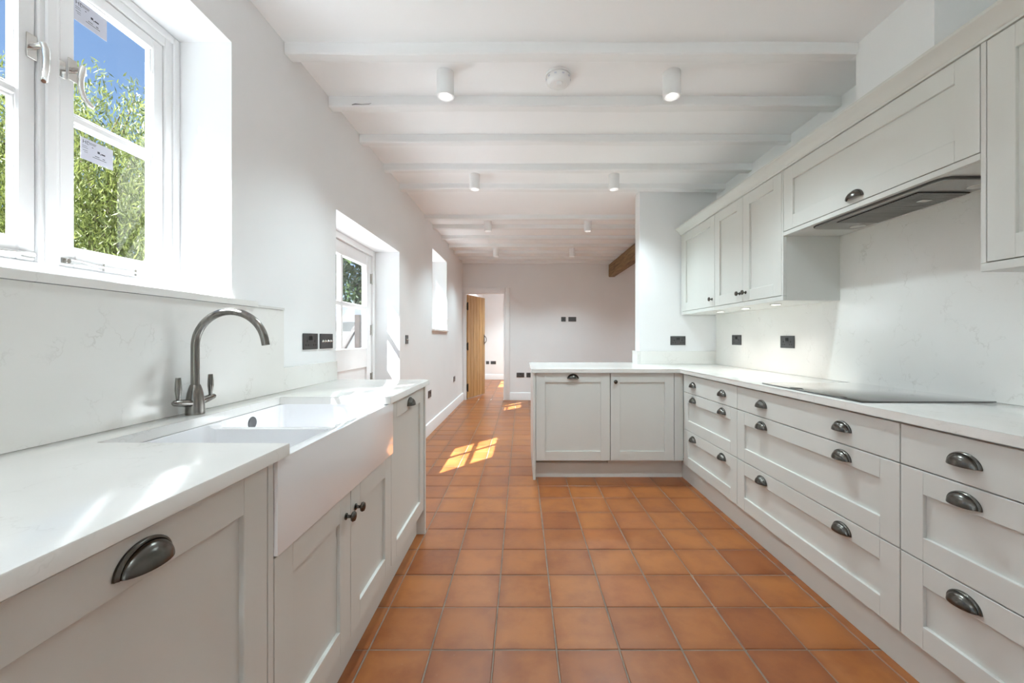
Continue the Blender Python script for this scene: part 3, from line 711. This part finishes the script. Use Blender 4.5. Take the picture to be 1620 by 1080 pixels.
# under-cabinet lights
for k, (y_, lab) in enumerate(((3.32, 'round under-cabinet light farthest from the hob'), (2.95, 'middle round under-cabinet light'), (2.60, 'round under-cabinet light nearest the hob'))):
    l_ = empty('cabinet_light', (1.66, y_, UB - .0006)); tag(l_, lab, 'light', 'lights under the wall cabinets')
    bm = B(); lathe(bm, [(.0, 0), (.034, 0), (.034, -.004), (.030, -.006), (.026, -.006), (.026, -.003), (0, -.003)], Matrix(), 24); mk('rim', bm, 'chrome', l_)
    bm = B(); lathe(bm, [(.0255, -.0032), (.0255, -.0045), (0, -.0045)], Matrix(), 24); mk('lens', bm, 'cabinet_lens', l_)
    ld = bpy.data.lights.new('cabinet_bulb', 'SPOT'); ld.energy = 2.6; ld.spot_size = math.radians(110); ld.spot_blend = .9; ld.shadow_soft_size = .025; ld.color = (1, .96, .9)
    lo = bpy.data.objects.new('cabinet_bulb', ld); C.objects.link(lo); lo.parent = l_; lo.location = (0, 0, -.012)

# extractor
ex = empty('extractor_hood', (1.69, 1.815, 1.7625)); tag(ex, 'slim steel extractor set into the underside of the cupboard over the hob', 'extractor')
bm = B()
rp = [(-.128, -.345), (.128, -.345), (.128, .345), (-.128, .345)]
def rounded(pts, r, n=4):
    out = []; c = [Vector((*p, 0)) for p in pts]; k = len(c)
    for i in range(k):
        p, a, b = c[i], c[i - 1], c[(i + 1) % k]; da, db = (a - p).normalized(), (b - p).normalized()
        for j in range(n + 1):
            s = j / n; q = p + da * r * (1 - s) ** 2 + db * r * s ** 2; out.append((q.x, q.y))
    return out
prism(bm, rounded(rp, .05), -.007, -.0005); mk('rim', bm, 'hood_dark', ex)
bm = B(); prism(bm, rounded([(-.122, -.339), (.122, -.339), (.122, .339), (-.122, .339)], .046), -.012, -.0072); plate = mk('face_plate', bm, 'hood_steel', ex)
one_box('filter_panel', 'black_plastic', ex, -.095, .112, -.215, .20, -.016, -.0125)
for k in range(34):
    y_ = -.21 + .405 * k / 33
    one_box('filter_bar', 'hood_steel', ex, -.094, .111, y_ - .0028, y_ + .0028, -.0185, -.0162)
one_box('filter_latch', 'chrome', ex, -.01, .03, -.15, -.12, -.0215, -.0187, bev=.001)
one_box('front_trim', 'chrome', ex, .113, .119, -.215, .20, -.016, -.0125)
for y_ in (.27, -.285):
    bm = B(); lathe(bm, [(.034, 0), (.034, -.003), (.026, -.005), (0, -.005)], Matrix.Translation((.07, y_, -.0125)), 24); mk('lamp', bm, 'chrome', ex)

# ------------------------------------------------------------------ sockets and switches
def pb(w_, h, d, bev=.0015):
    bm = B(); box(bm, -w_ / 2, w_ / 2, -d, 0, -h / 2, h / 2, bev); return finish(bm, 'plate')
ME = {'single': pb(.086, .086, .006), 'double': pb(.146, .086, .006)}
for m in ME.values(): m.materials.append(MATS['gunmetal'])
SLOT = pb(.009, .006, .0012, 0); SLOT.materials.append(MATS['black_plastic'])
SLOTV = pb(.006, .012, .0012, 0); SLOTV.materials.append(MATS['black_plastic'])
ROCK = pb(.011, .022, .004, .001); ROCK.materials.append(MATS['black_plastic'])
bm = B(); tube(bm, [(0, 0, 0), (0, -.005, -.001), (0, -.012, -.004)], [.008, .0045, .0045], 10); TOG = finish(bm, 'toggle'); TOG.materials.append(MATS['chrome'])
def socket(kind, loc, rz, label):
    name = {'double': 'double_socket', 'single': 'single_socket', 'switch': 'light_switch', 'rocker': 'light_switch', 'toggles': 'toggle_switch', 'data': 'media_socket'}[kind]
    e = empty(name, loc, rz); tag(e, label, 'switch' if kind in ('switch', 'toggles', 'rocker') else 'socket')
    link('plate', ME['double' if kind in ('double', 'toggles', 'data') else 'single'], None, e)
    f = -.006
    def pins(cx):
        link('pin_slot', SLOTV, None, e, (cx, f, .002)); link('pin_slot', SLOT, None, e, (cx - .011, f, -.019)); link('pin_slot', SLOT, None, e, (cx + .011, f, -.019))
    if kind == 'double':
        pins(-.038); pins(.038)
        for s in (-1, 1): link('rocker', ROCK, None, e, (s * .0085, f, .018))
    elif kind == 'single':
        link('rocker', ROCK, None, e, (0, f, .022)); pins(0)
    elif kind == 'rocker':
        link('rocker', ROCK, None, e, (0, f, 0))
    elif kind == 'switch':
        for s in (-1, 1): link('toggle', TOG, None, e, (s * .016, f, 0))
    elif kind == 'toggles':
        for k in range(4): link('toggle', TOG, None, e, (-.045 + .03 * k, f, 0))
    elif kind == 'data':
        for s in (-1, 0, 1): link('pin_slot', SLOT, None, e, (s * .038, f, -.004 + .012 * (s == 0)))
    return e
def onleft(y): return LW + SHR * y + .0006
rl = L90 - SHR
socket('double', (onleft(2.152), 2.152, 1.145), rl, 'dark double socket on the window wall above the upstand')
socket('toggles', (onleft(2.325), 2.325, 1.145), rl, 'dark four-toggle switch plate beside the garden door')
socket('switch', (onleft(3.91), 3.91, 1.147), rl, 'dark switch just past the garden door opening')
socket('double', (onleft(6.54), 6.54, .489), rl, 'low dark double socket near the oak door')
socket('double', (onleft(4.85), 4.85, .48), rl, 'low dark socket peeking out past the end of the sink run')
socket('double', (1.515, 3.8594, 1.137), 0, 'dark double socket on the wall return')
socket('double', (XR - .0131, 3.47, 1.145), R90, 'dark double socket on the splashback nearer the corner')
socket('double', (XR - .0131, 2.807, 1.135), R90, 'dark double socket on the splashback nearer the hob')
socket('rocker', (.785, YB - .0006, 1.51), 0, 'small dark single plate at eye level on the end wall')
socket('data', (.95, YB - .0006, 1.51), 0, 'wide dark plate at eye level on the end wall')
socket('double', (-.02, YB - .0006, .468), 0, 'low dark double socket on the end wall beside the doorway')
socket('single', (.135, YB - .0006, .468), 0, 'low dark single socket on the end wall by the peninsula')
socket('single', (-.945, 11.0994, .47), 0, 'small single socket seen through the oak doorway')
socket('double', (-.785, 11.0994, .47), 0, 'double socket seen through the oak doorway')

# ------------------------------------------------------------------ ceiling lamps and alarm
bm = B(); lathe(bm, [(0, 0), (.046, 0), (.046, -.128), (.044, -.130), (.038, -.130), (.037, -.127), (.024, -.098), (0, -.098)], Matrix(), 32); TUBE = finish(bm, 'tube'); TUBE.materials.append(MATS['white_plastic'])
bm = B(); lathe(bm, [(0, -.1), (.019, -.1), (.019, -.099)], Matrix(), 24); LENS = finish(bm, 'lens'); LENS.materials.append(MATS['lamp_lens'])
rows = [(2.147, 'nearest pair of ceiling lamps'), (3.49, 'second pair of ceiling lamps'), (4.86, 'third pair of ceiling lamps'), (6.37, 'farthest pair of ceiling lamps'), (-.55, ''), (-1.9, '')]  # last two rows are unseen lamps added as fill light
ordn = ['nearest', 'second', 'third', 'farthest', 'overhead', 'overhead', 'overhead']
bulbs = {}
for k_, p_ in LAMP_W.items():
    d_ = bpy.data.lights.new('lamp_bulb', 'SPOT'); d_.energy = p_; d_.spot_size = math.radians(125); d_.spot_blend = 1.0; d_.shadow_soft_size = .03; d_.color = (.72, .93, 1.0) if k_ == 'far' else LAMP_COL; bulbs[k_] = d_
for k, (y_, _) in enumerate(rows):
    for s, x_ in (('window', -.41), ('hob', .81))[:2 if k < 4 else 1]:
        e = empty('ceiling_spotlight', (x_, y_, ZC - .0003))
        tag(e, (f'white tube ceiling lamp, {ordn[k]} in the row on the {s} side' if k < 4 else f'added unseen tube lamp behind the camera on the {s} side, row {["one", "two"][k - 4]}'), 'lamp', 'white tube lamps on the ceiling')
        link('tube', TUBE, None, e); link('lens', LENS, None, e)
        lo = bpy.data.objects.new('lamp_bulb', bulbs['far' if y_ > 4 else s]); C.objects.link(lo); lo.parent = e; lo.location = (0, 0, -.134)
for k, (x_, y_) in enumerate(((.0, 8.6), (.0, 10.0), (2.9, 5.0), (2.9, 6.5))):  # unseen lamps added to light the next room and the corner
    e = empty('ceiling_spotlight', (x_, y_, ZC - .0003)); tag(e, ['added unseen tube lamp in the next room near its doorway', 'added unseen tube lamp deep in the next room', 'added unseen tube lamp round the corner past the wall return', 'added unseen tube lamp round the corner by the end wall'][k], 'lamp', 'white tube lamps on the ceiling')
    link('tube', TUBE, None, e); link('lens', LENS, None, e)
    lo = bpy.data.objects.new('lamp_bulb', bulbs['next' if k < 2 else 'hob']); C.objects.link(lo); lo.parent = e; lo.location = (0, 0, -.134)
al = empty('smoke_alarm', (.20, 2.165, ZC - .0003)); tag(al, 'round white smoke alarm on the ceiling between two lamps', 'alarm')
bm = B(); lathe(bm, [(0, 0), (.070, 0), (.071, -.010), (.066, -.012)], Matrix(), 32); mk('base', bm, 'white_plastic', al)
bm = B(); lathe(bm, [(.064, -.0125), (.066, -.02), (.064, -.036), (.060, -.046), (.048, -.054), (.044, -.055), (.042, -.053), (.02, -.056), (0, -.056)], Matrix(), 32); mk('cover', bm, 'white_plastic', al)
bm = B(); lathe(bm, [(.017, -.055), (.017, -.068), (.014, -.072), (0, -.072)], Matrix.Translation((.005, -.022, 0)), 20); mk('test_button', bm, 'white_plastic', al)
for k in range(10):
    a = 2 * PI * k / 10
    bm = B(); box(bm, -.006, .006, -.002, .002, -.003, .003); mk('vent_slot', bm, 'label_paper', al, loc=(.0655 * math.cos(a), .0655 * math.sin(a), -.027), rot=(0, 0, a + PI / 2))

# ------------------------------------------------------------------ garden
g_ = one_box('lawn', 'lawn', None, -60, XO - .02, -30, 60, -.3, -.1); tag(g_, 'green garden lawn outside the window wall', 'lawn', kind='structure')
g_ = one_box('bounce_paving', 'bounce_stone', None, -4.2, XO - .02, -14, 11.5, -.25, -.06); tag(g_, 'added pale paving bouncing sun in through the window wall', 'bounce_paving', kind='structure')  # unseen paving added to bounce sunlight up onto the ceiling
g_ = one_box('bounce_terrace', 'bounce_stone', None, XO - .015, 6, -14, -2.9, -.25, -.06); tag(g_, 'added pale paving bouncing sun in through the end doors', 'bounce_terrace', kind='structure')  # unseen paving added to reflect sun in at the end doors
g_ = one_box('sun_blocker_canopy', 'dark_timber', None, -2.9, 1.2, -4.3, -2.86, 2.36, 2.44); tag(g_, 'added flat canopy keeping direct sun off the end doors', 'canopy', kind='structure')  # unseen canopy added to block direct sun at the end doors
def leaf_mesh(name, pos, dirs, ln, wd, rng):
    n = len(pos); side = np.cross(dirs, rng.normal(size=(n, 3))); side /= np.linalg.norm(side, axis=1)[:, None]
    ln = ln * rng.uniform(.7, 1.3, n)[:, None]; wd = wd * rng.uniform(.7, 1.3, n)[:, None]
    v = np.stack([pos, pos + dirs * ln * .5 + side * wd * .5, pos + dirs * ln, pos + dirs * ln * .5 - side * wd * .5], 1).reshape(-1, 3)
    me = bpy.data.meshes.new(name); f = np.arange(n * 4).reshape(-1, 4)
    me.from_pydata(v.tolist(), [], f.tolist()); return me
rng = np.random.default_rng(3)
# weeping willow
WX, WY = -6.3, 6.0
tr = empty('willow_tree', (WX, WY, -.1)); tag(tr, 'yellow-green weeping willow filling the kitchen window view', 'tree')
bm = B(); tube(bm, [(0, 0, 0), (.05, 0, 1.2), (-.05, .05, 2.4), (0, 0, 3.4)], [.3, .22, .17, .1], 12); mk('trunk', bm, 'bark', tr)
P, D = [], []
for k in range(26):
    a = rng.uniform(0, 2 * PI); r = rng.uniform(.8, 2.6); top = 4.55 - .12 * r * r + rng.uniform(-.6, .35)
    ex_ = Vector((r * math.cos(a), r * math.sin(a), top))
    bm = B(); m0 = Vector((0, 0, 2.2 + rng.uniform(0, 1))); mid_ = m0.lerp(ex_, .55) + Vector((0, 0, .5))
    tube(bm, [m0, m0.lerp(mid_, .6) + Vector((0, 0, .1)), mid_, mid_.lerp(ex_, .6), ex_], [.05, .03, .016, .009, .004], 6); mk('branch', bm, 'bark', tr)
for k in range(1700):
    a = rng.uniform(0, 2 * PI); r = 2.9 * math.sqrt(rng.uniform(.02, 1)); h0 = 4.95 - .16 * r * r + rng.uniform(-1.2, .15)
    L = rng.uniform(1.2, 4.0); L = min(L, h0 - .5); nl = int(L * 62)
    sgl = np.sort(rng.uniform(0, 1, nl)) ** .9; out = rng.uniform(.02, .3)
    px = r * math.cos(a) + out * math.cos(a) * np.sin(sgl * 1.6) + rng.normal(0, .035, nl)
    py = r * math.sin(a) + out * math.sin(a) * np.sin(sgl * 1.6) + rng.normal(0, .035, nl)
    pz = h0 + .12 * np.sin(sgl * 3) - L * sgl
    P.append(np.stack([px, py, pz], 1)); d = np.stack([rng.normal(0, .5, nl), rng.normal(0, .5, nl), -.8 + rng.normal(0, .35, nl)], 1); D.append(d / np.linalg.norm(d, axis=1)[:, None])
fo = link('foliage', leaf_mesh('foliage', np.concatenate(P), np.concatenate(D), .075, .0145, rng), 'willow_leaf', tr); fo['kind'] = 'stuff'
# leafy tree seen through the garden door
tr = empty('garden_tree', (-6.9, 16.6, -.1)); tag(tr, 'leafy green tree seen through the garden door panes', 'tree')
bm = B(); tube(bm, [(0, 0, 0), (.05, 0, 1.5), (0, .05, 3.5)], [.22, .17, .08], 10); mk('trunk', bm, 'bark', tr)
n = 16000; q = rng.normal(size=(n, 3)); q /= np.linalg.norm(q, axis=1)[:, None]
cl = np.array([(rng.uniform(-1.9, 1.9), rng.uniform(-1.5, 1.5), rng.uniform(2.4, 5.6)) for _ in range(38)])
pos = cl[rng.integers(0, 38, n)] + q * (rng.uniform(.2, 1, n)[:, None] ** .5) * .75
d = q + rng.normal(0, .6, (n, 3)) - np.array([0, 0, .4]); d /= np.linalg.norm(d, axis=1)[:, None]
fo = link('foliage', leaf_mesh('foliage', pos, d, .17, .10, rng), 'tree_leaf', tr); fo['kind'] = 'stuff'
for k, (hx, hy, lab) in enumerate(((-12.2, 9.8, 'rounded green bush far behind the willow'), (-18.6, 13.5, 'tall green bush farther back than the willow'), (-18.5, 20.2, 'broad green bush at the far garden edge'))):
    tr = empty('garden_bush', (hx, hy, -.1)); tag(tr, lab, 'bush', 'bushes along the garden edge')
    bm = B(); tube(bm, [(0, 0, 0), (.05, 0, 1.0), (0, .05, 2.0)], [.18, .14, .06], 8); mk('stem', bm, 'bark', tr)
    n = 9000; q = rng.normal(size=(n, 3)); q /= np.linalg.norm(q, axis=1)[:, None]
    cl = np.array([(rng.uniform(-2.2, 2.2), rng.uniform(-2.2, 2.2), rng.uniform(.6, 3.4)) for _ in range(40)])
    pos = cl[rng.integers(0, 40, n)] + q * (rng.uniform(.2, 1, n)[:, None] ** .5) * .85
    d = q + rng.normal(0, .6, (n, 3)) - np.array([0, 0, .4]); d /= np.linalg.norm(d, axis=1)[:, None]
    fo = link('foliage', leaf_mesh('foliage', pos, d, .2, .12, rng), 'tree_leaf', tr); fo['kind'] = 'stuff'
# outbuilding and porch timber
sh = empty('outbuilding', (-6.2, 12.6, -.1)); tag(sh, 'low white outbuilding with a grey roof across the garden', 'building')
bm = B(); box(bm, -2.6, 2.6, -.9, .9, 0, 1.75); mk('wall', bm, 'render_white', sh)
bm = B(); extrude_profile(bm, [(-1.1, 1.72), (-1.1, 1.78), (0, 2.25), (1.1, 1.78), (1.1, 1.72)], 'x', -2.75, 2.75); mk('roof', bm, 'slate', sh)
pp = empty('porch_post', (-2.03, 4.95, -.1)); tag(pp, 'dark timber post with a diagonal brace outside the garden door', 'post')
bm = B(); box(bm, -.033, .033, -.033, .033, 0, 1.55, .004); mk('post', bm, 'dark_timber', pp)
bm = B(); tube(bm, [(-.24, 0, 1.02), (-.03, 0, 1.40)], .032, 4); mk('brace', bm, 'dark_timber', pp)
